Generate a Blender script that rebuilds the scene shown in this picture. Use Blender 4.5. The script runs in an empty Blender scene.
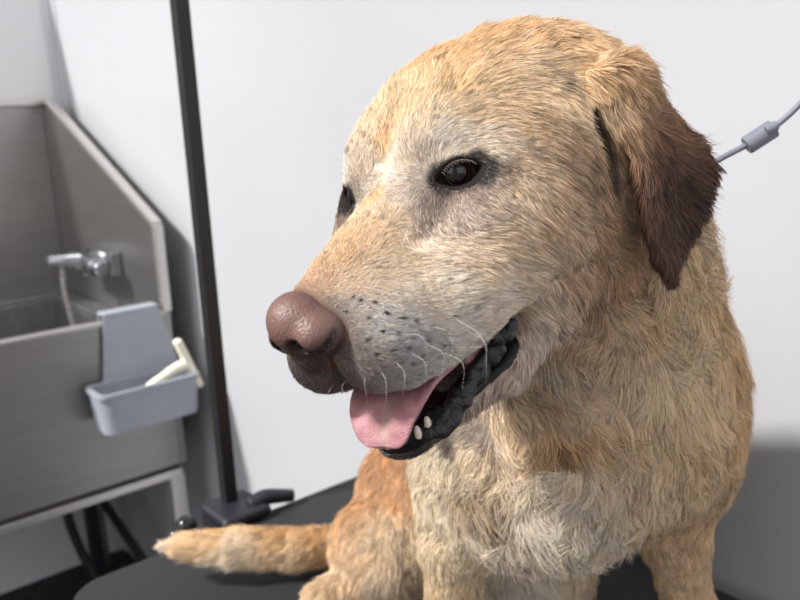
import bpy, bmesh, math, random
import numpy as np
from mathutils import Vector, Matrix, kdtree

scene = bpy.context.scene
FUR = 1.0          # share of the coat's strands that is grown

# ---------------------------------------------------------------- camera
PITCH, ROLL, HEAD = math.radians(12.9), math.atan(160 / 3500.0), math.radians(50.6)
FPX = 800.0
_F = np.array([math.cos(HEAD), math.sin(HEAD), 0.0]); _R = np.array([math.sin(HEAD), -math.cos(HEAD), 0.0]); _U = np.array([0, 0, 1.0])
FW = _F * math.cos(PITCH) - _U * math.sin(PITCH)
_D = -(_U * math.cos(PITCH) + _F * math.sin(PITCH))
AX = _R * math.cos(ROLL) + _D * math.sin(ROLL)      # picture right
AY = -_R * math.sin(ROLL) + _D * math.cos(ROLL)     # picture down
EYE = np.array([0, 0, 1.42])
cam_data = bpy.data.cameras.new('camera'); cam = bpy.data.objects.new('camera', cam_data)
scene.collection.objects.link(cam); scene.camera = cam
M = Matrix.Identity(4)
for i in range(3):
    M[i][0] = AX[i]; M[i][1] = -AY[i]; M[i][2] = -FW[i]; M[i][3] = EYE[i]
cam.matrix_world = M
cam_data.sensor_width = 36.0; cam_data.lens = 36.0; cam_data.clip_start = 0.02; cam_data.clip_end = 50
cam_data.dof.use_dof = True; cam_data.dof.focus_distance = 0.42; cam_data.dof.aperture_fstop = 11.0

# ---------------------------------------------------------------- world, sun, fill light, exposure
scene.view_settings.view_transform = 'Standard'; scene.view_settings.look = 'None'
scene.view_settings.gamma = 1.0; scene.view_settings.exposure = 0.0
scene.view_settings.use_curve_mapping = False
world = bpy.data.worlds.new('world'); scene.world = world; world.use_nodes = True
wn = world.node_tree; bg = wn.nodes['Background']; bg.inputs[1].default_value = 1.0
# the rest of the room around the two built walls: dim, with two bright patches added for fill and glints
tcw = wn.nodes.new('ShaderNodeTexCoord'); sep = wn.nodes.new('ShaderNodeSeparateXYZ'); wn.links.new(tcw.outputs['Generated'], sep.inputs[0])
def wmath(op, a, b=None, c=None):
    n_ = wn.nodes.new('ShaderNodeMath'); n_.operation = op
    for k, v in enumerate((a, b, c)):
        if v is None: continue
        if isinstance(v, (int, float)): n_.inputs[k].default_value = v
        else: wn.links.new(v, n_.inputs[k])
    return n_.outputs[0]
az = wmath('ARCTAN2', sep.outputs[1], sep.outputs[0]); azd = wmath('SUBTRACT', 3.1416, wmath('ABSOLUTE', az))
e1 = wmath('LESS_THAN', azd, .50); e2 = wmath('GREATER_THAN', sep.outputs[2], .12); e3 = wmath('LESS_THAN', sep.outputs[2], .66)
az2 = wmath('ABSOLUTE', wmath('ADD', az, 1.70)); w2 = wmath('MULTIPLY', wmath('LESS_THAN', az2, .45), .75)
bright_patch = wmath('MULTIPLY', wmath('MULTIPLY', wmath('MAXIMUM', e1, w2), e2), e3)
mixw = wn.nodes.new('ShaderNodeMix'); mixw.data_type = 'RGBA'; wn.links.new(bright_patch, mixw.inputs[0])
mixw.inputs[6].default_value = (.42, .385, .38, 1); mixw.inputs[7].default_value = (1.9, 1.95, 2.1, 1)
wn.links.new(mixw.outputs[2], bg.inputs[0])
sun_data = bpy.data.lights.new('sun', 'SUN'); sun = bpy.data.objects.new('sun', sun_data); scene.collection.objects.link(sun)
sun_data.energy = 5.5; sun_data.angle = math.radians(6); sun_data.color = (1.0, 0.985, 0.97)
sun.rotation_euler = Vector((0.060, -0.019, -0.0620)).to_track_quat('-Z', 'Y').to_euler(); sun.location = (-1, 0.5, 2.4)
wall_fill_data = bpy.data.lights.new('back_wall_fill', 'AREA'); wall_fill = bpy.data.objects.new('back_wall_fill', wall_fill_data); scene.collection.objects.link(wall_fill)  # added unseen fill light, aimed at the back wall
wall_fill_data.shape = 'RECTANGLE'; wall_fill_data.size = 1.0; wall_fill_data.size_y = 0.8; wall_fill_data.energy = 9; wall_fill_data.color = (1, 0.96, 0.96)
wall_fill.location = (-0.5, 1.55, 2.2); wall_fill.rotation_euler = (math.radians(50), 0, 0)
cy = scene.cycles
cy.use_denoising = True; cy.max_bounces = 6; cy.diffuse_bounces = 3; cy.glossy_bounces = 3; cy.transmission_bounces = 3; cy.transparent_max_bounces = 6
try:
    cy.use_adaptive_sampling = True; cy.adaptive_threshold = 0.02
except Exception: pass

# ---------------------------------------------------------------- helpers
def new_obj(name, data, parent=None, mat=None):
    o = bpy.data.objects.new(name, data); scene.collection.objects.link(o)
    if parent is not None: o.parent = parent
    if mat is not None: o.data.materials.append(mat)
    return o
def tag(o, label=None, cat=None, group=None, kind=None):
    if label: o['label'] = label
    if cat: o['category'] = cat
    if group: o['group'] = group
    if kind: o['kind'] = kind
    return o
def material(name, color=(.5, .5, .5), rough=.5, metal=0., spec=.5, **kw):
    m = bpy.data.materials.new(name); m.use_nodes = True
    b = m.node_tree.nodes['Principled BSDF']
    b.inputs['Base Color'].default_value = (*color, 1); b.inputs['Roughness'].default_value = rough
    b.inputs['Metallic'].default_value = metal; b.inputs['Specular IOR Level'].default_value = spec
    for k, v in kw.items(): b.inputs[k].default_value = v
    return m
def noise_mat(name, c1, c2, scale=20, rough=.5, metal=0., bump=0., stretch=(1, 1, 1), detail=4, spec=.5, lo=.35, hi=.65, bscale=None, **kw):
    m = material(name, c1, rough, metal, spec, **kw); nt = m.node_tree; N = nt.nodes.new; L = nt.links.new
    b = nt.nodes['Principled BSDF']
    tc = N('ShaderNodeTexCoord'); mp = N('ShaderNodeMapping'); mp.inputs['Scale'].default_value = stretch
    L(tc.outputs['Object'], mp.inputs['Vector'])
    n = N('ShaderNodeTexNoise'); n.inputs['Scale'].default_value = scale; n.inputs['Detail'].default_value = detail
    L(mp.outputs[0], n.inputs['Vector'])
    r = N('ShaderNodeValToRGB'); r.color_ramp.elements[0].color = (*c1, 1); r.color_ramp.elements[1].color = (*c2, 1)
    r.color_ramp.elements[0].position = lo; r.color_ramp.elements[1].position = hi
    L(n.outputs['Fac'], r.inputs['Fac']); L(r.outputs['Color'], b.inputs['Base Color'])
    if bump:
        n2 = n
        if bscale:
            n2 = N('ShaderNodeTexNoise'); n2.inputs['Scale'].default_value = bscale; n2.inputs['Detail'].default_value = 3
            L(mp.outputs[0], n2.inputs['Vector'])
        bp = N('ShaderNodeBump'); bp.inputs['Strength'].default_value = bump; bp.inputs['Distance'].default_value = .002
        L(n2.outputs['Fac'], bp.inputs['Height']); L(bp.outputs[0], b.inputs['Normal'])
    return m
def from_arrays(name, V, Fc, mat, parent=None, smooth=True, flip=False):
    me = bpy.data.meshes.new(name)
    Fc = [tuple(int(i) for i in (f[::-1] if flip else f)) for f in Fc]
    me.from_pydata([tuple(map(float, v)) for v in V], [], Fc); me.update()
    if smooth: me.polygons.foreach_set('use_smooth', [True] * len(me.polygons))
    return new_obj(name, me, parent, mat)
def bm_obj(name, bm, mat, parent=None, smooth=False, bevel=0., seg=2):
    me = bpy.data.meshes.new(name)
    bmesh.ops.recalc_face_normals(bm, faces=bm.faces); bm.to_mesh(me); bm.free()
    if smooth: me.polygons.foreach_set('use_smooth', [True] * len(me.polygons))
    o = new_obj(name, me, parent, mat)
    if bevel:
        md = o.modifiers.new('bevel', 'BEVEL'); md.width = bevel; md.segments = seg; md.limit_method = 'ANGLE'; md.angle_limit = math.radians(40)
    return o
def bx(bm, lo, hi, rot=None, piv=None):
    vs = [bm.verts.new(((lo[0], hi[0])[i & 1], (lo[1], hi[1])[(i >> 1) & 1], (lo[2], hi[2])[(i >> 2) & 1])) for i in range(8)]
    for f in ((0, 1, 3, 2), (4, 6, 7, 5), (0, 4, 5, 1), (2, 3, 7, 6), (0, 2, 6, 4), (1, 5, 7, 3)): bm.faces.new([vs[i] for i in f])
    if rot is not None:
        for v in vs: v.co = rot @ (v.co - Vector(piv)) + Vector(piv)
    return vs
def prism(bm, pts, vec):
    """closed outline (list of 3-vectors) pushed along vec"""
    a = [bm.verts.new(p) for p in pts]; b = [bm.verts.new(Vector(p) + Vector(vec)) for p in pts]
    bm.faces.new(a); bm.faces.new(b[::-1]); n = len(a)
    for i in range(n): bm.faces.new([a[i], b[i], b[(i + 1) % n], a[(i + 1) % n]])
def cyl(bm, p, q, r, r2=None, seg=20, cap=True):
    p, q = Vector(p), Vector(q); r2 = r if r2 is None else r2
    z = (q - p).normalized(); x = z.orthogonal().normalized(); y = z.cross(x)
    A = [bm.verts.new(p + (x * math.cos(t) + y * math.sin(t)) * r) for t in [2 * math.pi * i / seg for i in range(seg)]]
    B = [bm.verts.new(q + (x * math.cos(t) + y * math.sin(t)) * r2) for t in [2 * math.pi * i / seg for i in range(seg)]]
    for i in range(seg): bm.faces.new([A[i], A[(i + 1) % seg], B[(i + 1) % seg], B[i]])
    if cap: bm.faces.new(A[::-1]); bm.faces.new(B)
def catmull(P, n=8):
    P = np.array(P, float); Q = np.vstack([2 * P[0] - P[1], P, 2 * P[-1] - P[-2]]); out = []
    for i in range(1, len(Q) - 2):
        for t in np.linspace(0, 1, n, endpoint=False):
            a, b, c, d = Q[i - 1], Q[i], Q[i + 1], Q[i + 2]
            out.append(.5 * ((2 * b) + (c - a) * t + (2 * a - 5 * b + 4 * c - d) * t * t + (-a + 3 * b - 3 * c + d) * t ** 3))
    out.append(Q[-2]); return np.array(out)
def tube(name, pts, r, mat, parent=None, n=8, seg=12, rfun=None, noise=0.):
    C = catmull(pts, n); V = []; Fc = []; k = len(C)
    T = np.gradient(C, axis=0); T /= np.linalg.norm(T, axis=1)[:, None]
    x = np.cross(T[0], [0.3, 0.2, 1.0]); x /= np.linalg.norm(x)
    rs = np.random.RandomState(5)
    for i in range(k):
        x = x - T[i] * (x @ T[i]); x /= np.linalg.norm(x); y = np.cross(T[i], x)
        rr = r * (rfun(i / (k - 1)) if rfun else 1.0)
        for j in range(seg):
            a = 2 * math.pi * j / seg; V.append(C[i] + (x * math.cos(a) + y * math.sin(a)) * rr * (1 + noise * rs.randn()))
    for i in range(k - 1):
        for j in range(seg):
            Fc.append((i * seg + j, i * seg + (j + 1) % seg, (i + 1) * seg + (j + 1) % seg, (i + 1) * seg + j))
    Fc.append(tuple(range(seg))[::-1]); Fc.append(tuple((k - 1) * seg + j for j in range(seg)))
    return from_arrays(name, V, Fc, mat, parent)

# ---------------------------------------------------------------- materials of the room
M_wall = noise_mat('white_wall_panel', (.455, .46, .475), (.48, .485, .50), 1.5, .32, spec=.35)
M_wall_lit = noise_mat('white_back_wall_lit', (.68, .68, .69), (.71, .71, .72), 1.5, .4, spec=.3)  # back wall white raised to make up for the light it lacks
M_trim = material('white_trim', (.55, .55, .57), .35)
M_floor = noise_mat('black_rubber_floor', (.014, .014, .016), (.035, .035, .037), 60, .8, bump=.4)
M_steel = noise_mat('brushed_steel', (.33, .32, .308), (.36, .35, .338), 5, .38, metal=.92, stretch=(1, 1, 12), detail=3, bump=.02)
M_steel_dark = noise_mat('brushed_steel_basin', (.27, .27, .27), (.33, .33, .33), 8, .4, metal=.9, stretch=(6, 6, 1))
M_steel_rim = material('polished_steel_rim', (.62, .60, .57), .3, metal=.85)
M_chrome = material('chrome', (.52, .53, .55), .16, metal=1.)
M_black_metal = material('black_painted_metal', (.009, .010, .011), .5)
M_plastic_black = material('black_plastic', (.014, .015, .022), .5)
M_grey_plastic = noise_mat('grey_blue_plastic', (.33, .36, .40), (.36, .385, .43), 10, .42)
M_cream = material('cream_plastic', (.86, .82, .66), .4)
M_table = noise_mat('black_rubber_table_top', (.014, .015, .017), (.022, .023, .026), 300, .7, bump=.35, bscale=900)
M_hose_black = material('black_hose', (.01, .014, .016), .45)
M_leash = material('grey_leash_cord', (.17, .18, .22), .5)

# ---------------------------------------------------------------- the room
WX, WY, Z0 = 0.79, 2.45, .078
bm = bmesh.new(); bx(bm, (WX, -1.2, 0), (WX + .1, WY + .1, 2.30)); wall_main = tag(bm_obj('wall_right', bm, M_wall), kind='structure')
bm = bmesh.new(); bx(bm, (-2.2, WY, 0), (WX, WY + .1, 1.80)); tag(bm_obj('wall_back', bm, M_wall_lit), kind='structure')
bm = bmesh.new(); bx(bm, (-2.2, -1.2, -.1), (WX + .1, WY + .1, Z0)); tag(bm_obj('floor', bm, M_floor), kind='structure')
bm = bmesh.new(); bx(bm, (WX - .004, WY - .03, 0.), (WX, WY, 1.80)); bx(bm, (WX - .03, WY - .004, 0.), (WX - .0041, WY, 1.80))
tag(bm_obj('trim_1', bm, M_trim, bevel=.001), kind='structure')

# ---------------------------------------------------------------- steel washing tub
TX1, TY0, TY1 = .718, 1.725, 2.425           # side panel plane, front, back
TX0 = -.75
APT, APB, TOPZ, CORZ = 1.008, .635, 1.505, 1.209
tub = tag(new_obj('washing_tub', None), 'brushed stainless steel dog washing tub standing in the corner against white walls', 'tub')
tub.location = (0, 0, 0)
bm = bmesh.new(); bx(bm, (TX0, TY0, APB), (TX1, TY0 + .015, APT)); bm_obj('apron', bm, M_steel, tub, bevel=.002)
bm = bmesh.new(); bx(bm, (TX0, TY1, .60), (TX1, TY1 + .015, TOPZ)); bm_obj('back_splash', bm, M_steel, tub, bevel=.002)
bm = bmesh.new()
prism(bm, [(TX1, TY0, APB), (TX1, TY1, APB), (TX1, TY1, TOPZ), (TX1, TY1 - .06, TOPZ), (TX1, TY0, CORZ)], (.012, 0, 0)); bm_obj('side_splash', bm, M_steel, tub)
bm = bmesh.new()   # folded rim along the splash edges
t = .022
def rimbar(a, b, w=.014, d=.024):
    a, b = Vector(a), Vector(b); z = (b - a).normalized(); x = Vector((1, 0, 0)) if abs(z.x) < .9 else Vector((0, 1, 0)); y = z.cross(x).normalized()
    ps = [a - x * d / 2 - y * w / 2, a + x * d / 2 - y * w / 2, a + x * d / 2 + y * w / 2, a - x * d / 2 + y * w / 2]
    prism(bm, ps, b - a)
rimbar((TX1 + .004, TY0, APT), (TX1 + .004, TY0, CORZ)); rimbar((TX1 + .004, TY0, CORZ), (TX1 + .004, TY1 - .06, TOPZ)); rimbar((TX1 + .004, TY1 - .06, TOPZ), (TX1 + .004, TY1 + .012, TOPZ))
rimbar((TX0, TY1 + .003, TOPZ), (TX1, TY1 + .003, TOPZ), .022, .03)
rimbar((TX0, TY0 + .006, APT), (TX1, TY0 + .006, APT), .012, .02)
bm_obj('rim', bm, M_steel_rim, tub, bevel=.003)
bm = bmesh.new()   # basin
bw = .02
bx(bm, (TX0, TY0 + .03, .63), (TX1 - .003, TY1 - .003, .645))
bx(bm, (TX0, TY1 - .05, .645), (TX1 - .05, TY1 - .035, .955)); bx(bm, (TX1 - .06, TY0 + .05, .645), (TX1 - .045, TY1 - .035, .955))
bx(bm, (TX0, TY0 + .03, .645), (TX1 - .05, TY0 + .045, .955))
bx(bm, (TX0, TY1 - .05, .955), (TX1 - .002, TY1 - .001, .967)); bx(bm, (TX1 - .06, TY0 + .02, .955), (TX1 - .002, TY1 - .05, .967)); bx(bm, (TX0, TY0 + .016, .955), (TX1 - .002, TY0 + .05, .967))
bm_obj('basin', bm, M_steel_dark, tub, bevel=.004)
bm = bmesh.new(); bx(bm, (TX0, TY0 - .004, .604), (TX1, TY0 + .04, .6245)); bm_obj('bottom_rail', bm, M_steel_rim, tub, bevel=.003)
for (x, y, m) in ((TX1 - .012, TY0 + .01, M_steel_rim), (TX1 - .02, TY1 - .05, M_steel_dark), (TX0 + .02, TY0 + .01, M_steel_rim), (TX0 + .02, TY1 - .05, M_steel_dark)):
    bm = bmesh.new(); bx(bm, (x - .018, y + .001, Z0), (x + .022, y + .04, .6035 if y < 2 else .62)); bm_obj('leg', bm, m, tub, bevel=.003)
bm = bmesh.new(); bx(bm, (.64, 2.28, Z0), (.675, 2.315, .62)); bm_obj('leg', bm, M_plastic_black, tub, bevel=.003)
bm = bmesh.new()
a, b = Vector((.665, 2.26, .40)), Vector((.73, 1.98, .17)); y = Vector((0, 1, 0)); z = (b - a).normalized(); x = z.cross(y)
prism(bm, [a - x * .018 - y * .018, a + x * .018 - y * .018, a + x * .018 + y * .018, a - x * .018 + y * .018], b - a)
bm_obj('brace', bm, M_plastic_black, tub, bevel=.003)
bm = bmesh.new(); cyl(bm, (.56, 2.20, .63), (.56, 2.20, .54), .035, .03); cyl(bm, (.56, 2.20, .57), (.605, 2.16, .56), .02)
bm_obj('drain_fitting', bm, M_grey_plastic, tub, smooth=True)
hose = tag(tube('drain_hose', [(.555, 2.19, .535), (.558, 2.185, .44), (.57, 2.17, .32), (.60, 2.14, .19), (.63, 2.10, .10), (.70, 2.0, .092)], .013, M_hose_black),
           'black drain hose hanging under the steel tub down to the floor', 'hose')

# faucet on the side splash
fau = tag(new_obj('shower_faucet', None), 'chrome shower mixer tap fixed to the inside of the tub side panel', 'faucet')
FX, FY, FZ = TX1, 2.04, 1.095
bm = bmesh.new(); bx(bm, (FX - .03, FY - .085, FZ - .03), (FX - .001, FY + .085, FZ + .03))
bm_obj('wall_plate', bm, M_chrome, fau, smooth=False, bevel=.003)
bm = bmesh.new(); cyl(bm, (FX - .06, FY - .085, FZ), (FX - .06, FY + .085, FZ), .024); cyl(bm, (FX - .06, FY - .115, FZ), (FX - .06, FY - .085, FZ), .017, .023)
cyl(bm, (FX - .06, FY, FZ), (FX - .06, FY, FZ - .03), .012); cyl(bm, (FX - .028, FY, FZ), (FX - .06, FY, FZ), .03, .022)
bm_obj('mixer_body', bm, M_chrome, fau, bevel=.003)
bm = bmesh.new(); cyl(bm, (FX - .075, FY, FZ + .008), (FX - .155, FY - .01, FZ + .02), .020, .013); bm_obj('handle', bm, M_chrome, fau, bevel=.004)
tube('shower_hose', [(FX - .115, FY, FZ + .01), (FX - .12, FY, FZ - .05), (FX - .115, FY - .01, FZ - .14), (FX - .10, FY - .03, FZ - .26), (FX - .085, FY - .06, FZ - .40)], .0072,
     noise_mat('ribbed_steel_hose', (.30, .29, .28), (.6, .58, .55), 160, .3, metal=.8, stretch=(.2, .2, 1)), fau)

# grey basket hooked over the apron
bas = tag(new_obj('storage_basket', None), 'grey-blue plastic basket hooked over the front edge of the steel tub', 'basket')
BXc = .555
Yf = TY0 - .012
bm = bmesh.new()   # hanger plate: wider at the bottom
x0t, x1t, x0b, x1b = .574, .700, .552, .742
prism(bm, [(x0t, Yf, APT + .018), (x1t, Yf, APT + .018), (x1b, Yf, .85), (x0b, Yf, .85)], (0, .004, 0))
prism(bm, [(x0t, Yf, APT + .018), (x1t, Yf, APT + .018), (x1t, Yf + .04, APT + .018), (x0t, Yf + .04, APT + .018)], (0, 0, .005))
prism(bm, [(x0t, Yf + .036, APT + .018), (x1t, Yf + .036, APT + .018), (x1t, Yf + .036, APT - .02), (x0t, Yf + .036, APT - .02)], (0, .004, 0))
bm_obj('hanger', bm, M_grey_plastic, bas, bevel=.0015)
def rrect(cx, cyy, w, d, r, n=5):
    out = []
    for (sx, sy, a0) in ((1, 1, 0), (-1, 1, 90), (-1, -1, 180), (1, -1, 270)):
        for k in range(n + 1):
            a = math.radians(a0 + 90 * k / n); out.append((cx + sx * (w / 2 - r) + r * math.cos(a), cyy + sy * (d / 2 - r) + r * math.sin(a)))
    return out
def tray(name, cx, cyy, w, d, z0, z1, th, mat, parent, taper=.95, r=.028):
    bm = bmesh.new(); rings = []
    for (s, z, off) in ((taper, z0, 0), (1, z1, 0), (1, z1, th), (taper, z0 + th, th)):
        rings.append([bm.verts.new((x, y, z)) for x, y in rrect(cx, cyy, w * s - 2 * off, d * s - 2 * off, r)])
    n = len(rings[0])
    for a, b in zip(rings[:-1], rings[1:]):
        for i in range(n): bm.faces.new([a[i], a[(i + 1) % n], b[(i + 1) % n], b[i]])
    bm.faces.new(rings[0]); bm.faces.new(rings[-1])
    return bm_obj(name, bm, mat, parent)
M_mesh = noise_mat('grey_mesh_plastic', (.31, .335, .38), (.36, .385, .43), 10, .45)
nt = M_mesh.node_tree; N = nt.nodes.new; L = nt.links.new
tc = N('ShaderNodeTexCoord'); mp = N('ShaderNodeMapping'); mp.inputs['Rotation'].default_value = (0, math.radians(45), 0); mp.inputs['Scale'].default_value = (170, 0, 170)
ck = N('ShaderNodeTexChecker'); ck.inputs['Scale'].default_value = 1; L(tc.outputs['Object'], mp.inputs[0]); L(mp.outputs[0], ck.inputs['Vector'])
bp = N('ShaderNodeBump'); bp.inputs['Strength'].default_value = .6; bp.inputs['Distance'].default_value = .001
L(ck.outputs['Fac'], bp.inputs['Height']); L(bp.outputs[0], nt.nodes['Principled BSDF'].inputs['Normal'])
tray('tray', .625, TY0 - .065, .225, .10, .793, .880, .004, M_mesh, bas)
bm = bmesh.new(); 
ring = rrect(.625, TY0 - .065, .231, .106, .022); ring2 = rrect(.625, TY0 - .065, .213, .088, .018)
for z in (.874,):
    A = [bm.verts.new((x, y, z)) for x, y in ring]; B = [bm.verts.new((x, y, z + .009)) for x, y in ring]; C2 = [bm.verts.new((x, y, z + .009)) for x, y in ring2]; D2 = [bm.verts.new((x, y, z)) for x, y in ring2]
    n = len(A)
    for P_, Q_ in ((A, B), (B, C2), (C2, D2), (D2, A)):
        for i in range(n): bm.faces.new([P_[i], P_[(i + 1) % n], Q_[(i + 1) % n], Q_[i]])
bm_obj('tray_rim', bm, M_grey_plastic, bas)
# cream squeegee lying in the basket
sq = tag(new_obj('squeegee', None), 'cream plastic squeegee leaning out of the grey basket', 'squeegee')
sc0 = Vector((.722, TY0 - .088, .902))
bm = bmesh.new(); rt = Matrix.Rotation(math.radians(-20), 3, 'Y')
bx(bm, tuple(sc0 + Vector((-.008, -.012, -.062))), tuple(sc0 + Vector((.008, .012, .062))), rt, sc0); bm_obj('blade_holder', bm, M_cream, sq, bevel=.003)
tube('handle', [sc0 + Vector((-.005, 0, 0)), sc0 + Vector((-.03, 0, -.004)), sc0 + Vector((-.055, 0, -.014)), sc0 + Vector((-.09, .003, -.030)), sc0 + Vector((-.115, .006, -.045))], .011, M_cream, sq, rfun=lambda s: 1.15 - .45 * s)

# ---------------------------------------------------------------- grooming table
TZ = .90
table = tag(new_obj('grooming_table', None), 'grooming table with black textured rubber top set against the white wall', 'table')
tx0, tx1, ty0, ty1 = .215, .757, -.35, .908
def plate(name, x0, x1, y0, y1, z0, z1, r, mat, parent, bevel):
    bm = bmesh.new(); pts = rrect((x0 + x1) / 2, (y0 + y1) / 2, x1 - x0, y1 - y0, r, 8)
    prism(bm, [(x, y, z0) for x, y in pts], (0, 0, z1 - z0)); return bm_obj(name, bm, mat, parent, bevel=bevel, seg=3)
plate('table_top', tx0, tx1, ty0, ty1, TZ - .030, TZ, .045, M_table, table, .007)
plate('edge_band', tx0 - .0015, tx1 + .0015, ty0 - .0015, ty1 + .0015, TZ - .024, TZ - .008, .046, M_plastic_black, table, .002)
bm = bmesh.new()
for sx in (-1, 1): bx(bm, (.474 + sx * .19 - .02, ty0 + .12, TZ - .07), (.474 + sx * .19 + .02, ty1 - .12, TZ - .031))
bm_obj('frame', bm, M_black_metal, table, bevel=.002)
for sx in (-1, 1):
    for yy in (ty0 + .16, ty1 - .20):
        bm = bmesh.new(); bx(bm, (.474 + sx * .19 - .018, yy, Z0), (.474 + sx * .19 + .018, yy + .04, TZ - .0705)); bm_obj('leg', bm, M_black_metal, table, bevel=.002)

# grooming arm: clamp, square pole, overhead arm
arm = tag(new_obj('grooming_pole', None), 'black square steel grooming pole clamped to the end of the table', 'pole')
PX, PY = .4525, .940
AZ = 1.62
bm = bmesh.new(); bx(bm, (PX - .009, PY - .009, .80), (PX + .009, PY + .009, AZ)); bm_obj('pole', bm, M_black_metal, arm, bevel=.0015)
bm = bmesh.new(); bx(bm, (PX - .0105, PY - .0105, AZ), (PX + .0105, PY + .0105, AZ + .012)); bm_obj('end_cap', bm, M_plastic_black, arm, bevel=.002)
bm = bmesh.new(); bx(bm, (PX - .036, PY - .055, TZ + .001), (PX + .036, PY + .022, TZ + .018)); bx(bm, (PX - .034, PY - .026, TZ - .06), (PX + .034, PY + .024, TZ + .012))
bx(bm, (PX - .03, PY - .07, TZ - .055), (PX + .03, PY - .02, TZ - .034))
bm_obj('clamp', bm, M_plastic_black, arm, bevel=.008, seg=3)
tube('clamp_lever', [(PX + .015, PY - .03, TZ + .014), (PX + .035, PY - .034, TZ + .020), (PX + .055, PY - .038, TZ + .017), (PX + .075, PY - .042, TZ + .012)], .009, M_plastic_black, arm, rfun=lambda s: 1.4 - .45 * s)
bm = bmesh.new(); cyl(bm, (PX, PY - .04, TZ - .09), (PX, PY - .04, TZ - .0345), .006); cyl(bm, (PX, PY - .04, TZ - .105), (PX, PY - .04, TZ - .09), .02)
bm_obj('clamp_screw', bm, M_chrome, arm)
# swivel hook on the table end beside the pole
hk = tag(new_obj('eye_bolt', None), 'small shiny black knob bolt on the table end beside the pole clamp', 'bolt')
bm = bmesh.new(); cyl(bm, (.385, .913, TZ - .005), (.385, .935, TZ - .005), .011); bm_obj('shank', bm, M_chrome, hk)
bm = bmesh.new(); bmesh.ops.create_uvsphere(bm, u_segments=20, v_segments=12, radius=.014, matrix=Matrix.Translation((.385, .935, TZ + .006)))
bmesh.ops.create_uvsphere(bm, u_segments=20, v_segments=12, radius=.010, matrix=Matrix.Translation((.368, .930, TZ + .000)))
bm_obj('knob', bm, material('gloss_black', (.02, .02, .022), .12), hk, smooth=True)

def srgb(c):
    c = np.asarray(c, float) / 255.; return np.where(c <= .04045, c / 12.92, ((c + .055) / 1.055) ** 2.4)
# ---------------------------------------------------------------- the dog: one smooth-blended body surface
# body frame (cm): x picture right, y down, z away from the camera position; skull frame (cm): x snout, y the dog's left, z crown
HR = np.array([[-0.56963326, 0.7774802, -0.26653797], [0.32222117, -0.08708171, -0.94265067], [-0.75610282, -0.62284935, -0.20091594]])
HT = np.array([0.85373064, -6.0469271, 41.05531494])
def c2h(p): return (p - HT) @ HR
def h2c(q): return np.asarray(q, float) @ HR.T + HT
def c2w(p): p = np.asarray(p, float); return EYE + .01 * (p[..., 0:1] * AX + p[..., 1:2] * AY + p[..., 2:3] * FW)
def px(x, y, d): return np.array([(x - 400) / 8 * d / 100, (y - 300) / 8 * d / 100, d], float)
def smin(a, b, k):
    h = np.maximum(k - np.abs(a - b), 0) / k; return np.minimum(a, b) - h * h * k * .25
def smax(a, b, k): return -smin(-a, -b, k)
def ell(p, c, r, R=None):
    q = p - np.asarray(c, p.dtype)
    if R is not None: q = q @ np.asarray(R, p.dtype)
    r = np.asarray(r, p.dtype)
    a = np.sqrt(((q / r) ** 2).sum(-1)); b = np.sqrt(((q / r ** 2) ** 2).sum(-1)) + 1e-6
    return a * (a - 1) / b
def cap(p, a, b, ra, rb):
    a = np.asarray(a, p.dtype); b = np.asarray(b, p.dtype); ab = b - a
    t = np.clip(((p - a) @ ab) / (ab @ ab), 0, 1); q = p - a - t[..., None] * ab
    return np.sqrt((q * q).sum(-1)) - (ra + (rb - ra) * t)
def chain(p, pts, rs, k=1.0):
    d = None
    for i in range(len(pts) - 1):
        e = cap(p, pts[i], pts[i + 1], rs[i], rs[i + 1]); d = e if d is None else smin(d, e, k)
    return d
def poly2(u, v, P):
    """signed distance to a polygon in the plane"""
    P = np.asarray(P, float); n = len(P); d = np.full(u.shape, 1e9); s = np.ones(u.shape)
    for i in range(n):
        a = P[i]; b = P[i - 1]; ex, ey = b - a; wx, wy = u - a[0], v - a[1]
        t = np.clip((wx * ex + wy * ey) / (ex * ex + ey * ey), 0, 1)
        d = np.minimum(d, (wx - ex * t) ** 2 + (wy - ey * t) ** 2)
        c1 = v >= a[1]; c2 = v < b[1]; c3 = ex * wy > ey * wx
        f = (c1 & c2 & c3) | (~c1 & ~c2 & ~c3); s = np.where(f, -s, s)
    return s * np.sqrt(d)

# left ear flap: outline in its own plane
EN = np.array([.45, .0, -.893]); EO = px(590, 90, 41.6)
EU = np.cross([0, 1., 0], EN); EU /= np.linalg.norm(EU); EU = EU if EU[0] > 0 else -EU; EV = np.array([0, 1., 0])
def ear_uv(x, y):
    d = np.array([(x - 400) / 800, (y - 300) / 800, 1.]); k = (EO @ EN) / (d @ EN); q = d * k - EO
    return (q @ EU, q @ EV)
EAR = [ear_uv(*a) for a in ((580, 70), (590, 100), (604, 130), (621, 160), (632, 195), (640, 225), (650, 258), (664, 280), (678, 285), (681, 262), (690, 235), (703, 210), (713, 185), (716, 163), (699, 141), (676, 114), (652, 92), (628, 74), (602, 62))]

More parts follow.
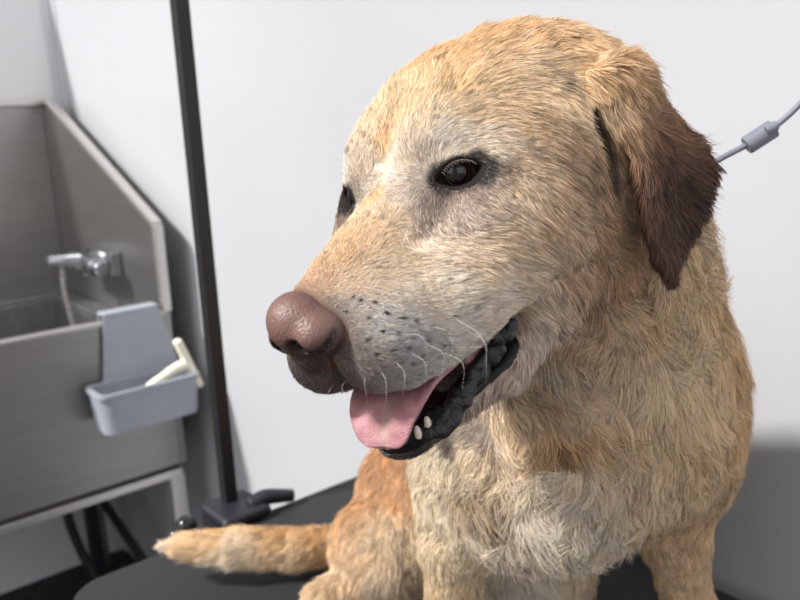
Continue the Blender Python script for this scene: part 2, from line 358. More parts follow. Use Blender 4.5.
EC = np.array([.55, 2.72, .0]); EE = np.array([.70, .71, .05]); EE /= np.linalg.norm(EE)        # left eyeball, its outward axis
EH = np.array([-.71, .70, .04]); EH -= EE * (EE @ EH); EH /= np.linalg.norm(EH); EW = np.cross(EE, EH); EW = EW if EW[2] > 0 else -EW
def eye_open(m):
    q = m - EC.astype(m.dtype); h, v, w = q @ EH, q @ EW, q @ EE
    a, bu, bl = 1.12, .60, .54; ru = (a * a + bu * bu) / (2 * bu); rl = (a * a + bl * bl) / (2 * bl)
    return np.maximum(np.sqrt(h * h + (v + ru - bu) ** 2) - ru, np.sqrt(h * h + (v - rl + bl) ** 2) - rl), h, v, w
def zup(x): return np.interp(x, [-1, .2, 1.2, 2.6, 4, 6, 8, 9.2, 10.8, 12], [-5.9, -6.15, -6.6, -7.05, -7.7, -8.2, -8.05, -7.8, -7.2, -6.8])
def zlow(x): return np.interp(x, [-1, .2, 1.2, 2.6, 4, 6, 8, 10], [-6.1, -6.6, -8.0, -8.9, -9.6, -10.15, -10.5, -10.6])
_rs = np.random.RandomState(3)
LUMPS = [(x, np.interp(x, [0, 1, 3, 5, 7, 8.2], [3.6, 3.9, 3.3, 2.5, 1.7, .7]) - .5 + .12 * _rs.randn(), float(zlow(x)) - .12 + .08 * _rs.randn(), .24 + .09 * _rs.rand()) for x in np.linspace(.9, 7.4, 15)]
def sdf_head(p):
    q = c2h(p); m = q.copy(); far_ = np.where(q[..., 1] < 0, 1 + .28 * np.clip((q[..., 0] - 5) / 4, 0, 1), 1).astype(p.dtype); m[..., 1] = np.abs(m[..., 1]) * far_
    x, y, z = q[..., 0], q[..., 1], q[..., 2]
    d = ell(m, (-6.0, 0, 0.75), (7.1, 5.8, 5.3))                         # cranium
    d = smin(d, ell(m, (-9.5, 1.5, 1.4), (5.5, 4.8, 4.75)), 2.5)
    d = smin(d, ell(m, (-.8, 1.75, 1.6), (3.0, 1.7, 1.85)), 1.8)           # brows
    d = smin(d, ell(m, (-3.2, 3.9, -3.6), (5.6, 2.9, 4.8)), 2.5)         # cheeks
    d = smin(d, cap(m, (0, 0, -1.2), (9.3, 0, -3.9), 2.35, 1.7), 2.2)     # bridge
    d = smin(d, ell(m, (5.3, 1.95, -5.8), (5.0, 2.2, 2.9)), 1.6)          # flews
    d = smin(d, ell(m, (1.9, 3.3, -5.5), (3.7, 2.0, 2.5)), 1.5)
    d = smin(d, ell(m, (7.8, 1.3, -5.6), (1.85, 1.4, 2.3)), 1.2)
    d = smin(d, ell(m, (.0, 2.7, -3.6), (2.2, 1.4, 1.8)), 1.6)
    d = smax(d, zup(x).astype(p.dtype) - z, .7)
    j = cap(m, (-4.0, 3.2, -7.2), (1.5, 3.1, -9.5), 2.3, 1.35)
    j = smin(j, cap(m, (1.5, 3.1, -9.5), (6.6, .7, -10.8), 1.3, .75), .8)
    j = smin(j, cap(m, (-4, 0, -8.2), (6.3, 0, -11.0), 3.0, .95), 1.5)
    j = smin(j, cap(m, (6.3, 0, -10.8), (7.2, 0, -10.6), .9, .55), .8)
    j = smax(j, z - zlow(x).astype(p.dtype), .5)
    j = smax(j, -cap(m, (2, 0, -8.4), (6.6, 0, -9.9), 2.3, .9), .5)          # floor of the mouth, scooped
    for l in LUMPS: j = smin(j, np.sqrt(((m - np.array(l[:3], p.dtype)) ** 2).sum(-1)) - l[3], .25)
    d = smin(d, j, .5)
    d = smin(d, ell(m, (-3.8, 3.7, -6.6), (3.5, 1.6, 3.0)), 1.2)             # cheek behind the corner of the mouth
    # eyes: lids over the ball, almond opening
    d = smin(d, np.sqrt(((m - EC.astype(p.dtype)) ** 2).sum(-1)) - 1.36, .7)
    o, h, v, w = eye_open(m)
    d = smax(d, -smax(o, -w, .1), .22)
    d = smax(d, -(np.sqrt(((m - EC.astype(p.dtype)) ** 2).sum(-1)) - 1.13), .1)
    return d
_a = math.radians(-13); NR = np.array([[math.cos(_a), -math.sin(_a), 0], [math.sin(_a), math.cos(_a), 0], [0, 0, 1]])
def nostril(m):
    return np.minimum(cap(m, (12.2, .72, -4.75), (10.7, 1.05, -4.45), .48, .28), chain(m, [(11.9, 1.0, -5.0), (11.0, 1.9, -5.0), (10.2, 2.3, -4.2)], [.19, .19, .14], .1))
def nose_frame(q):
    q = (q - np.array([9.3, 0, -4], q.dtype)) @ NR.astype(q.dtype) + np.array([9.3, -.15, -4], q.dtype); m = q.copy(); m[..., 1] = np.abs(m[..., 1]) * np.where(m[..., 1] < 0, 1.18, 1); return m
def sdf_nose(q):
    q = (q - np.array([9.3, 0, -4], q.dtype)) @ NR.astype(q.dtype) + np.array([9.3, -.15, -4], q.dtype)
    m = q.copy(); m[..., 1] = np.abs(m[..., 1]) * np.where(m[..., 1] < 0, 1.18, 1)
    d = ell(m, (10.5, 0, -3.95), (1.2, 1.6, 1.42))
    d = smin(d, ell(m, (10.9, 0, -3.6), (1.1, 1.1, 1.1)), .5)
    d = smin(d, ell(m, (10.45, 1.22, -4.3), (1.15, .85, .92)), .35)           # wings
    d = smin(d, ell(m, (10.2, 0, -5.35), (.95, .85, .9)), .5)
    d = smax(d, -nostril(m), .2)
    d = smax(d, -cap(m, (12.1, 0, -4.6), (11.3, 0, -6.6), .07, .16), .15)
    return d
def sdf_ear(p):
    q = p - EO.astype(p.dtype); u = q @ EU; v = q @ EV; w = q @ EN
    bend = .9 * np.exp(-((u - 1.5) / 2.2) ** 2) - .012 * (u - 4) ** 2    # folded ridge near the front
    d2 = poly2(u, v, EAR)
    return smax(d2 + .15, np.abs(w - bend) - .38, .6)
def ear_pt(x, y, lift=0.):
    a_, b_ = ear_uv(x, y); return EO + EU * a_ + EV * b_ + EN * lift
NOTCH = [ear_pt(*a_) for a_ in ((587, 102), (592, 120), (600, 142), (610, 165), (620, 190), (627, 212))]
def sdf_body(p):
    A = lambda x, y, d: px(x, y, d)
    d = chain(p, [A(555, 150, 49), A(582, 270, 55), A(590, 360, 60)], [6.4, 7.4, 9.2], 4)      # neck
    d = smin(d, ell(p, A(587, 375, 61), (8.4, 11.0, 10.0)), 4)                               # fore chest
    d = smin(d, ell(p, A(577, 425, 60), (9.8, 8.4, 9.0)), 3)
    d = smin(d, ell(p, A(545, 480, 60), (5.2, 5.6, 6.0)), 3)                                  # breast tuft
    d = smin(d, ell(p, A(482, 455, 63), (4.8, 8.2, 6.5)), 3)                                  # shoulder
    d = smin(d, ell(p, A(646, 385, 66), (4.8, 9.0, 7)), 3)
    d = smin(d, chain(p, [A(600, 400, 68), A(540, 430, 82), A(470, 478, 96)], [11.0, 10.5, 9.3], 4), 4)   # trunk
    d = smin(d, ell(p, A(512, 562, 77), (7.6, 7.2, 8.0)), 3)                                  # belly
    d = smin(d, ell(p, A(441, 492, 95), (9.6, 8.2, 9.0)), 3)                                  # rump
    d = smin(d, ell(p, A(388, 545, 90), (6.2, 5.6, 7.5)), 2)                                  # thigh
    d = smin(d, chain(p, [A(372, 585, 88), A(345, 592, 86), A(322, 600, 84)], [3.0, 2.2, 1.9], 1.5), 1.5)  # hind foot
    d = smin(d, chain(p, [A(468, 470, 63), A(455, 540, 64), A(452, 620, 66), A(448, 690, 68)], [3.9, 2.55, 1.75, 1.9], 1.2), 2)
    d = smin(d, ell(p, A(440, 716, 67.5), (2.7, 1.7, 3.6)), 1.2)
    d = smin(d, chain(p, [A(676, 470, 65), A(672, 530, 66.5), A(688, 600, 68), A(698, 680, 70)], [4.2, 2.65, 1.75, 1.8], 1.2), 2)
    d = smin(d, ell(p, A(698, 703, 69.0), (2.7, 1.7, 3.6)), 1.2)
    d = smin(d, chain(p, [A(385, 525, 98), A(345, 543, 96), A(300, 548, 94), (A(240, 547, 92.5)), A(188, 546, 91.5), A(162, 545, 91.5)], [2.5, 2.0, 2.1, 2.0, 1.3, .3], .25), 1.5)
    return d
def sdf_dog(p):
    d = smin(sdf_head(p), sdf_body(p), 3.6)
    d = smin(d, smin(sdf_ear(p), ell(p, px(610, 86, 44), (2.0, 1.6, 2.4)), 1.2), .6)
    d = smax(d, -chain(p, NOTCH, [.18, .40, .50, .48, .40, .2], .2), .25)     # the fold in front of the ear
    zw = (p @ np.array([AX[2], AY[2], FW[2]], p.dtype)) * .01 + EYE[2]
    d = smax(d, (.9035 - zw) * 100, .6)                                      # what rests on the table is flattened by it
    # the throat stays open below the jaw and the gape stays open
    return d
def axis(lo, hi, flo, fhi, fine, coarse):
    out = [flo]
    while out[-1] < fhi: out.append(out[-1] + fine)
    s = fine
    while out[-1] < hi: s = min(s * 1.12, coarse); out.append(out[-1] + s)
    s = fine
    while out[0] > lo: s = min(s * 1.12, coarse); out.insert(0, out[0] - s)
    return np.array(out)
def surface(fn, xs, ys, zs, blk=8, safety=1.25):
    """naive surface nets on a rectilinear grid, evaluated only near the surface"""
    n = [len(a) for a in (xs, ys, zs)]
    nb = [(k - 1) // blk + 1 for k in n]
    D = np.full(n, 1e3, np.float32)
    ci = [np.minimum(np.arange(b) * blk + blk // 2, k - 1) for b, k in zip(nb, n)]
    lo = [np.minimum(np.arange(b) * blk, k - 1) for b, k in zip(nb, n)]; hi = [np.minimum(np.arange(b) * blk + blk, k - 1) for b, k in zip(nb, n)]
    C = np.stack(np.meshgrid(xs[ci[0]], ys[ci[1]], zs[ci[2]], indexing='ij'), -1).reshape(-1, 3).astype(np.float32)
    half = np.stack(np.meshgrid(*[(a[h] - a[l]) for a, h, l in zip((xs, ys, zs), hi, lo)], indexing='ij'), -1).reshape(-1, 3)
    dc = np.concatenate([fn(C[i:i + 200000]) for i in range(0, len(C), 200000)])
    rad = np.sqrt((half ** 2).sum(1)) * .62 * safety + .3
    I, J, K = np.unravel_index(np.arange(len(C)), nb)
    act = np.abs(dc) < rad
    for i, j, k in zip(I[~act & (dc < 0)], J[~act & (dc < 0)], K[~act & (dc < 0)]):
        D[i * blk:(i + 1) * blk, j * blk:(j + 1) * blk, k * blk:(k + 1) * blk] = -1e3
    o = np.arange(blk); gi, gj, gk = np.meshgrid(o, o, o, indexing='ij')
    idx = np.stack([(I[act][:, None] * blk + gi.ravel()), (J[act][:, None] * blk + gj.ravel()), (K[act][:, None] * blk + gk.ravel())], -1).reshape(-1, 3)
    idx = idx[(idx[:, 0] < n[0]) & (idx[:, 1] < n[1]) & (idx[:, 2] < n[2])]
    for a in range(0, len(idx), 200000):
        s = idx[a:a + 200000]; P = np.stack([xs[s[:, 0]], ys[s[:, 1]], zs[s[:, 2]]], -1).astype(np.float32)
        D[s[:, 0], s[:, 1], s[:, 2]] = fn(P)
    S = D < 0
    cnt = np.zeros([k - 1 for k in n], np.int8)
    for a in (0, 1):
        for b in (0, 1):
            for c in (0, 1): cnt += S[a:n[0] - 1 + a, b:n[1] - 1 + b, c:n[2] - 1 + c]
    cells = np.argwhere((cnt > 0) & (cnt < 8)); vid = np.full(cnt.shape, -1, np.int32); vid[tuple(cells.T)] = np.arange(len(cells))
    acc = np.zeros((len(cells), 3)); w = np.zeros(len(cells)); axs = (xs, ys, zs)
    for ax_ in range(3):
        oth = [k for k in range(3) if k != ax_]
        for a in (0, 1):
            for b in (0, 1):
                p0 = cells.copy(); p0[:, oth[0]] += a; p0[:, oth[1]] += b; p1 = p0.copy(); p1[:, ax_] += 1
                d0 = D[tuple(p0.T)]; d1 = D[tuple(p1.T)]; m = (d0 < 0) != (d1 < 0)
                t = np.clip(d0 / np.where(d0 == d1, 1, d0 - d1), 0, 1)[m]
                q0 = np.stack([axs[k][p0[m, k]] for k in range(3)], -1); q1 = np.stack([axs[k][p1[m, k]] for k in range(3)], -1)
                acc[m] += q0 + (q1 - q0) * t[:, None]; w[m] += 1
    V = acc / w[:, None]; F = []
    for ax_ in range(3):
        o1, o2 = [(1, 2), (2, 0), (0, 1)][ax_]
        sl0 = [slice(1, k - 1) for k in n]; sl0[ax_] = slice(0, n[ax_] - 1); sl1 = list(sl0); sl1[ax_] = slice(1, n[ax_])
        a, b = S[tuple(sl0)], S[tuple(sl1)]
        e = np.argwhere(a != b); off = np.ones(3, int); off[ax_] = 0; e = e + off
        ins = S[tuple(e.T)]
        q = []
        for (s1, s2) in ((-1, -1), (0, -1), (0, 0), (-1, 0)):
            c = e.copy(); c[:, o1] += s1; c[:, o2] += s2; q.append(vid[tuple(c.T)])
        q = np.stack(q, 1); q[~ins] = q[~ins][:, ::-1]; F.append(q)
    F = np.concatenate(F); F = F[(F >= 0).all(1)]
    return V, F
def vnormals(V, F):
    a, b, c, d = (V[F[:, i]] for i in range(4)); fn = np.cross(c - a, d - b); N = np.zeros_like(V)
    for i in range(4): np.add.at(N, F[:, i], fn)
    return N / (np.linalg.norm(N, axis=1)[:, None] + 1e-9)
def largest(V, F):
    """keep only the biggest connected shell"""
    lab = np.arange(len(V))
    while True:
        m = lab[F].min(1); new = lab.copy()
        for i in range(4): np.minimum.at(new, F[:, i], m)
        new = new[new]
        if (new == lab).all(): break
        lab = new
    cnt = np.bincount(lab, minlength=len(V)); keep = lab == cnt.argmax(); F = F[keep[F[:, 0]]]
    idx = np.full(len(V), -1); used = np.unique(F); idx[used] = np.arange(len(used)); return V[used], idx[F]
FINE = .11 if FUR > .5 else .16
xs = axis(-30, 31, -7.0, 10.5, FINE, .5); ys = axis(-18.5, 39.5, -17, 8.5, FINE, .5); zs = axis(29, 110, 31, 47, FINE, .55)
DV, DF = surface(sdf_dog, xs, ys, zs)
DV, DF = largest(DV, DF)
DN = vnormals(DV, DF)
print('dog', len(DV), len(DF), len(xs), len(ys), len(zs))
M_skin = material('dog_skin', (.45, .36, .28), .6, spec=.28)
dog = from_arrays('dog', c2w(DV), DF, M_skin)
tag(dog, 'wet yellow labrador with a greying muzzle sitting on the grooming table, mouth open', 'dog')
def hgrid(lo, hi, step): return [np.arange(lo[i], hi[i], step) for i in range(3)]
# nose
NV, NF = surface(lambda p: sdf_nose(p), *hgrid((8.8, -2.6, -7.2), (12.9, 2.6, -1.8), .05 if FUR > .5 else .08))
M_nose = material('nose', (.42, .23, .20), .46); nt = M_nose.node_tree
nose = from_arrays('nose', c2w(h2c(NV)), NF, M_nose, dog)
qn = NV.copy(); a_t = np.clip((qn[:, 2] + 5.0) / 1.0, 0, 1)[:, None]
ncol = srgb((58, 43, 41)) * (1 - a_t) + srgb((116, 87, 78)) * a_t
e_t = np.clip((11.0 - qn[:, 0] - .3 * np.clip(-3.2 - qn[:, 2], 0, 1)) / .7, 0, 1)[:, None] * .75; ncol = ncol * (1 - e_t) + srgb((110, 76, 66)) * e_t
for (cx_, cz_, r_, k_) in ((10.6, -2.9, .55, .7), (11.2, -4.75, .5, .5)):
    w_ = np.exp(-(((qn[:, 0] - cx_) ** 2 + (qn[:, 2] - cz_) ** 2) / r_ ** 2))[:, None] * k_; ncol = ncol * (1 - w_) + srgb((84, 58, 52)) * w_
n_w = np.clip(1 - (nostril(nose_frame(NV)) - .0) / .16, 0, 1)[:, None] ** .7; ncol = ncol * (1 - n_w) + srgb((20, 14, 14)) * n_w
at = nose.data.attributes.new('nose_color', 'FLOAT_COLOR', 'POINT'); at.data.foreach_set('color', np.column_stack([ncol, np.ones(len(ncol))]).astype(np.float32).ravel())
an = nt.nodes.new('ShaderNodeAttribute'); an.attribute_name = 'nose_color'; tc = nt.nodes.new('ShaderNodeTexCoord')
n1 = nt.nodes.new('ShaderNodeTexNoise'); n1.inputs['Scale'].default_value = 700; n1.inputs['Detail'].default_value = 1; nt.links.new(tc.outputs['Object'], n1.inputs['Vector'])
rp = nt.nodes.new('ShaderNodeValToRGB'); rp.color_ramp.elements[0].position = .60; rp.color_ramp.elements[1].position = .70; nt.links.new(n1.outputs['Fac'], rp.inputs['Fac'])
mx = nt.nodes.new('ShaderNodeMix'); mx.data_type = 'RGBA'; nt.links.new(rp.outputs['Color'], mx.inputs[0]); nt.links.new(an.outputs['Color'], mx.inputs[6]); mx.inputs[7].default_value = (.17, .09, .08, 1)
nt.links.new(mx.outputs[2], nt.nodes['Principled BSDF'].inputs['Base Color'])
vo = nt.nodes.new('ShaderNodeTexVoronoi'); vo.inputs['Scale'].default_value = 900; nt.links.new(tc.outputs['Object'], vo.inputs['Vector'])
bp = nt.nodes.new('ShaderNodeBump'); bp.inputs['Strength'].default_value = .5; bp.inputs['Distance'].default_value = .0005; nt.links.new(vo.outputs['Distance'], bp.inputs['Height']); nt.links.new(bp.outputs[0], nt.nodes['Principled BSDF'].inputs['Normal'])
# eyeballs with a shaped cornea
M_eye = material('eye', (.02, .012, .01), .06, Coat_Weight=1.0) if False else material('eye', (.02, .012, .01), .06)
def eyeball(side):
    fl = np.array([1, side, 1.]); g = np.array([.74, .66, .12]); g /= np.linalg.norm(g)
    hx = np.cross(g, [0, 0, 1.]); hx /= np.linalg.norm(hx); hy = np.cross(hx, g); V = []; F = []; nr, ns = 40, 48
    for i in range(nr + 1):
        t = math.pi * i / nr; r = 1.12 + .10 * math.exp(-(t / .48) ** 4)
        for j in range(ns):
            a = 2 * math.pi * j / ns; V.append((EC + r * (g * math.cos(t) + math.sin(t) * (hx * math.cos(a) + hy * math.sin(a)))) * fl)
    for i in range(nr):
        for j in range(ns): F.append((i * ns + j, i * ns + (j + 1) % ns, (i + 1) * ns + (j + 1) % ns, (i + 1) * ns + j))
    o = from_arrays('eyeball', c2w(h2c(V)), F, M_eye, dog, flip=side < 0)
    ang = np.repeat(np.pi * np.arange(nr + 1) / nr, ns)
    at = o.data.attributes.new('angle', 'FLOAT', 'POINT'); at.data.foreach_set('value', ang.astype(np.float32))
    o['label'] = 'dark brown eye' if side > 0 else 'dark brown eye on the far side'
    return o
eyeball(1); eyeball(-1)
nt = M_eye.node_tree; an = nt.nodes.new('ShaderNodeAttribute'); an.attribute_name = 'angle'
rp = nt.nodes.new('ShaderNodeValToRGB'); nt.links.new(an.outputs['Fac'], rp.inputs['Fac']); cr_ = rp.color_ramp; cr_.interpolation = 'LINEAR'
cr_.elements[0].position = .0; cr_.elements[0].color = (.003, .003, .004, 1); cr_.elements[1].position = .50; cr_.elements[1].color = (.004, .003, .003, 1)
for p_, c_ in ((.535, (.05, .02, .010, 1)), (.58, (.03, .012, .007, 1)), (.60, (.006, .005, .005, 1)), (.68, (.02, .012, .01, 1)), (.80, (.05, .035, .03, 1)), (1.0, (.10, .07, .06, 1))):
    e_ = cr_.elements.new(p_); e_.color = c_
nt.links.new(rp.outputs['Color'], nt.nodes['Principled BSDF'].inputs['Base Color'])
# tongue: swept section with a groove
M_tongue = noise_mat('tongue', (.38, .155, .17), (.49, .25, .255), 160, .34, bump=.5, bscale=1400); TC = []
TP = catmull([(-1, .2, -8.3), (2, .4, -8.3), (4.6, .6, -8.4), (6.7, .8, -8.55), (7.8, .95, -8.95), (8.4, 1.0, -9.5), (8.7, 1.05, -10.1), (8.75, 1.05, -10.6)], 8)
TW = np.interp(np.linspace(0, 1, len(TP)), [0, .3, .55, .75, .88, .96, 1], [2.4, 2.5, 2.25, 1.75, 1.35, .8, .12])
TT = np.gradient(TP, axis=0); TT /= np.linalg.norm(TT, axis=1)[:, None]
V = []; F = []; ns = 40
for i in range(len(TP)):
    side_ = np.array([0, 1., 0]); up = np.cross(TT[i], side_); up = -up if (up @ [.5, 0, 1]) < 0 else up; s_ = i / (len(TP) - 1)
    th = .42 * (1 - .35 * s_) * (1 if s_ < .95 else .5)
    for j in range(ns):
        a = 2 * math.pi * j / ns; c_, s1 = math.cos(a), math.sin(a)
        lift = .30 * c_ * c_ - .30 * math.exp(-(c_ / .24) ** 2) * (1 if s1 > 0 else 0) * (1 - s_ ** 3)
        TC.append((math.exp(-((c_ - .12) / .20) ** 2) * max(0, min(1, (s_ - .45) / .2)) * (1 if s1 > 0 else 0)) * .75)
        V.append(TP[i] + side_ * (TW[i] * c_) + up * (th * abs(s1) ** .8 * np.sign(s1) + lift * min(1, TW[i]) + .012 * math.sin(i * .7 + 5 * c_)))
for i in range(len(TP) - 1):
    for j in range(ns): F.append((i * ns + j, i * ns + (j + 1) % ns, (i + 1) * ns + (j + 1) % ns, (i + 1) * ns + j))
F.append(tuple(range(ns))); F.append(tuple(range((len(TP) - 1) * ns, len(TP) * ns)))
tongue = from_arrays('tongue', c2w(h2c(V)), F, M_tongue, dog)
at = tongue.data.attributes.new('coating', 'FLOAT', 'POINT'); at.data.foreach_set('value', np.array(TC, np.float32))
nt = M_tongue.node_tree; b_ = nt.nodes['Principled BSDF']; src = b_.inputs['Base Color'].links[0].from_socket
an = nt.nodes.new('ShaderNodeAttribute'); an.attribute_name = 'coating'; mx = nt.nodes.new('ShaderNodeMix'); mx.data_type = 'RGBA'
n2 = nt.nodes.new('ShaderNodeTexNoise'); n2.inputs['Scale'].default_value = 500; ml = nt.nodes.new('ShaderNodeMath'); ml.operation = 'MULTIPLY'
nt.links.new(an.outputs['Fac'], ml.inputs[0]); rp = nt.nodes.new('ShaderNodeMapRange'); rp.inputs['From Min'].default_value = .35; rp.inputs['From Max'].default_value = .6
nt.links.new(n2.outputs['Fac'], rp.inputs['Value']); nt.links.new(rp.outputs[0], ml.inputs[1])
nt.links.new(ml.outputs[0], mx.inputs[0]); nt.links.new(src, mx.inputs[6]); mx.inputs[7].default_value = (.52, .40, .30, 1); nt.links.new(mx.outputs[2], b_.inputs['Base Color'])

# teeth along the lower jaw and at the back of the upper jaw
M_tooth = material('tooth', (.78, .72, .58), .25)
for (x, y, z, w_, h_) in ((7.35, 1.75, -10.45, .18, .32), (6.85, 2.05, -10.2, .18, .30), (7.7, 1.1, -10.5, .16, .3), (7.8, .55, -10.5, .14, .26), (7.8, -.1, -10.5, .14, .26)):
    V, F = surface(lambda p: smin(ell(p, (x, y, z), (w_, w_ * .8, h_ * 1.0)), ell(p, (x, y, z - h_ * .5), (w_ * 1.1, w_ * .9, h_ * .6)), .1), *hgrid((x - .5, y - .5, z - 1), (x + .5, y + .5, z + 1), .05))
    from_arrays('tooth', c2w(h2c(V)), F, M_tooth, dog)

# folded black inner lip and the gum above the tongue
def blobs(name, L_, mat, k=.25, step=.07):
    A_ = np.array(L_); lo, hi = A_[:, :3].min(0) - 1, A_[:, :3].max(0) + 1
    def fn(p):
        d = None
        for x, y, z, r_ in L_:
            e = np.sqrt(((p - np.array([x, y, z], p.dtype)) ** 2).sum(-1)) - r_; d = e if d is None else smin(d, e, k)
        return d
    V, F = surface(fn, *hgrid(lo, hi, step)); return from_arrays(name, c2w(h2c(V)), F, mat, dog)
def p2l(x, y, yy):
    d = HR.T @ np.array([(x - 400) / 800, (y - 300) / 800, 1.]); o = -HR.T @ HT; k = (yy - o[1]) / d[1]; return o + k * d
M_lip = noise_mat('black_lip', (.006, .005, .007), (.016, .014, .017), 300, .32, bump=.5, bscale=700)
rs = np.random.RandomState(8); FOLD = catmull([p2l(507, 318, 4.3), p2l(495, 340, 3.95), p2l(480, 362, 3.5), p2l(462, 386, 3.05), p2l(450, 405, 2.7), p2l(438, 425, 2.3), p2l(425, 440, 1.9)], 4)
blobs('lip_folds', [(*(q + rs.randn(3) * .09), .20 + .13 * rs.rand()) for q in FOLD] + [(*(q + np.array([-.05, .2, -.35]) + rs.randn(3) * .10), .22 + .12 * rs.rand()) for q in FOLD[:-3]], M_lip)
M_gum = noise_mat('pink_gum', (.20, .09, .085), (.32, .16, .15), 200, .3, bump=.4, bscale=500)
GUM = catmull([p2l(503, 312, 3.9), p2l(492, 330, 3.5), p2l(478, 345, 3.1), p2l(462, 358, 2.8)], 4)
blobs('upper_gum', [(*(q + rs.randn(3) * .06), .36 + .10 * rs.rand()) for q in GUM], M_gum)

# ---------------------------------------------------------------- coat: flow, length and colour of the fur
def srgb(c):
    c = np.asarray(c, float) / 255.; return np.where(c <= .04045, c / 12.92, ((c + .055) / 1.055) ** 2.4)
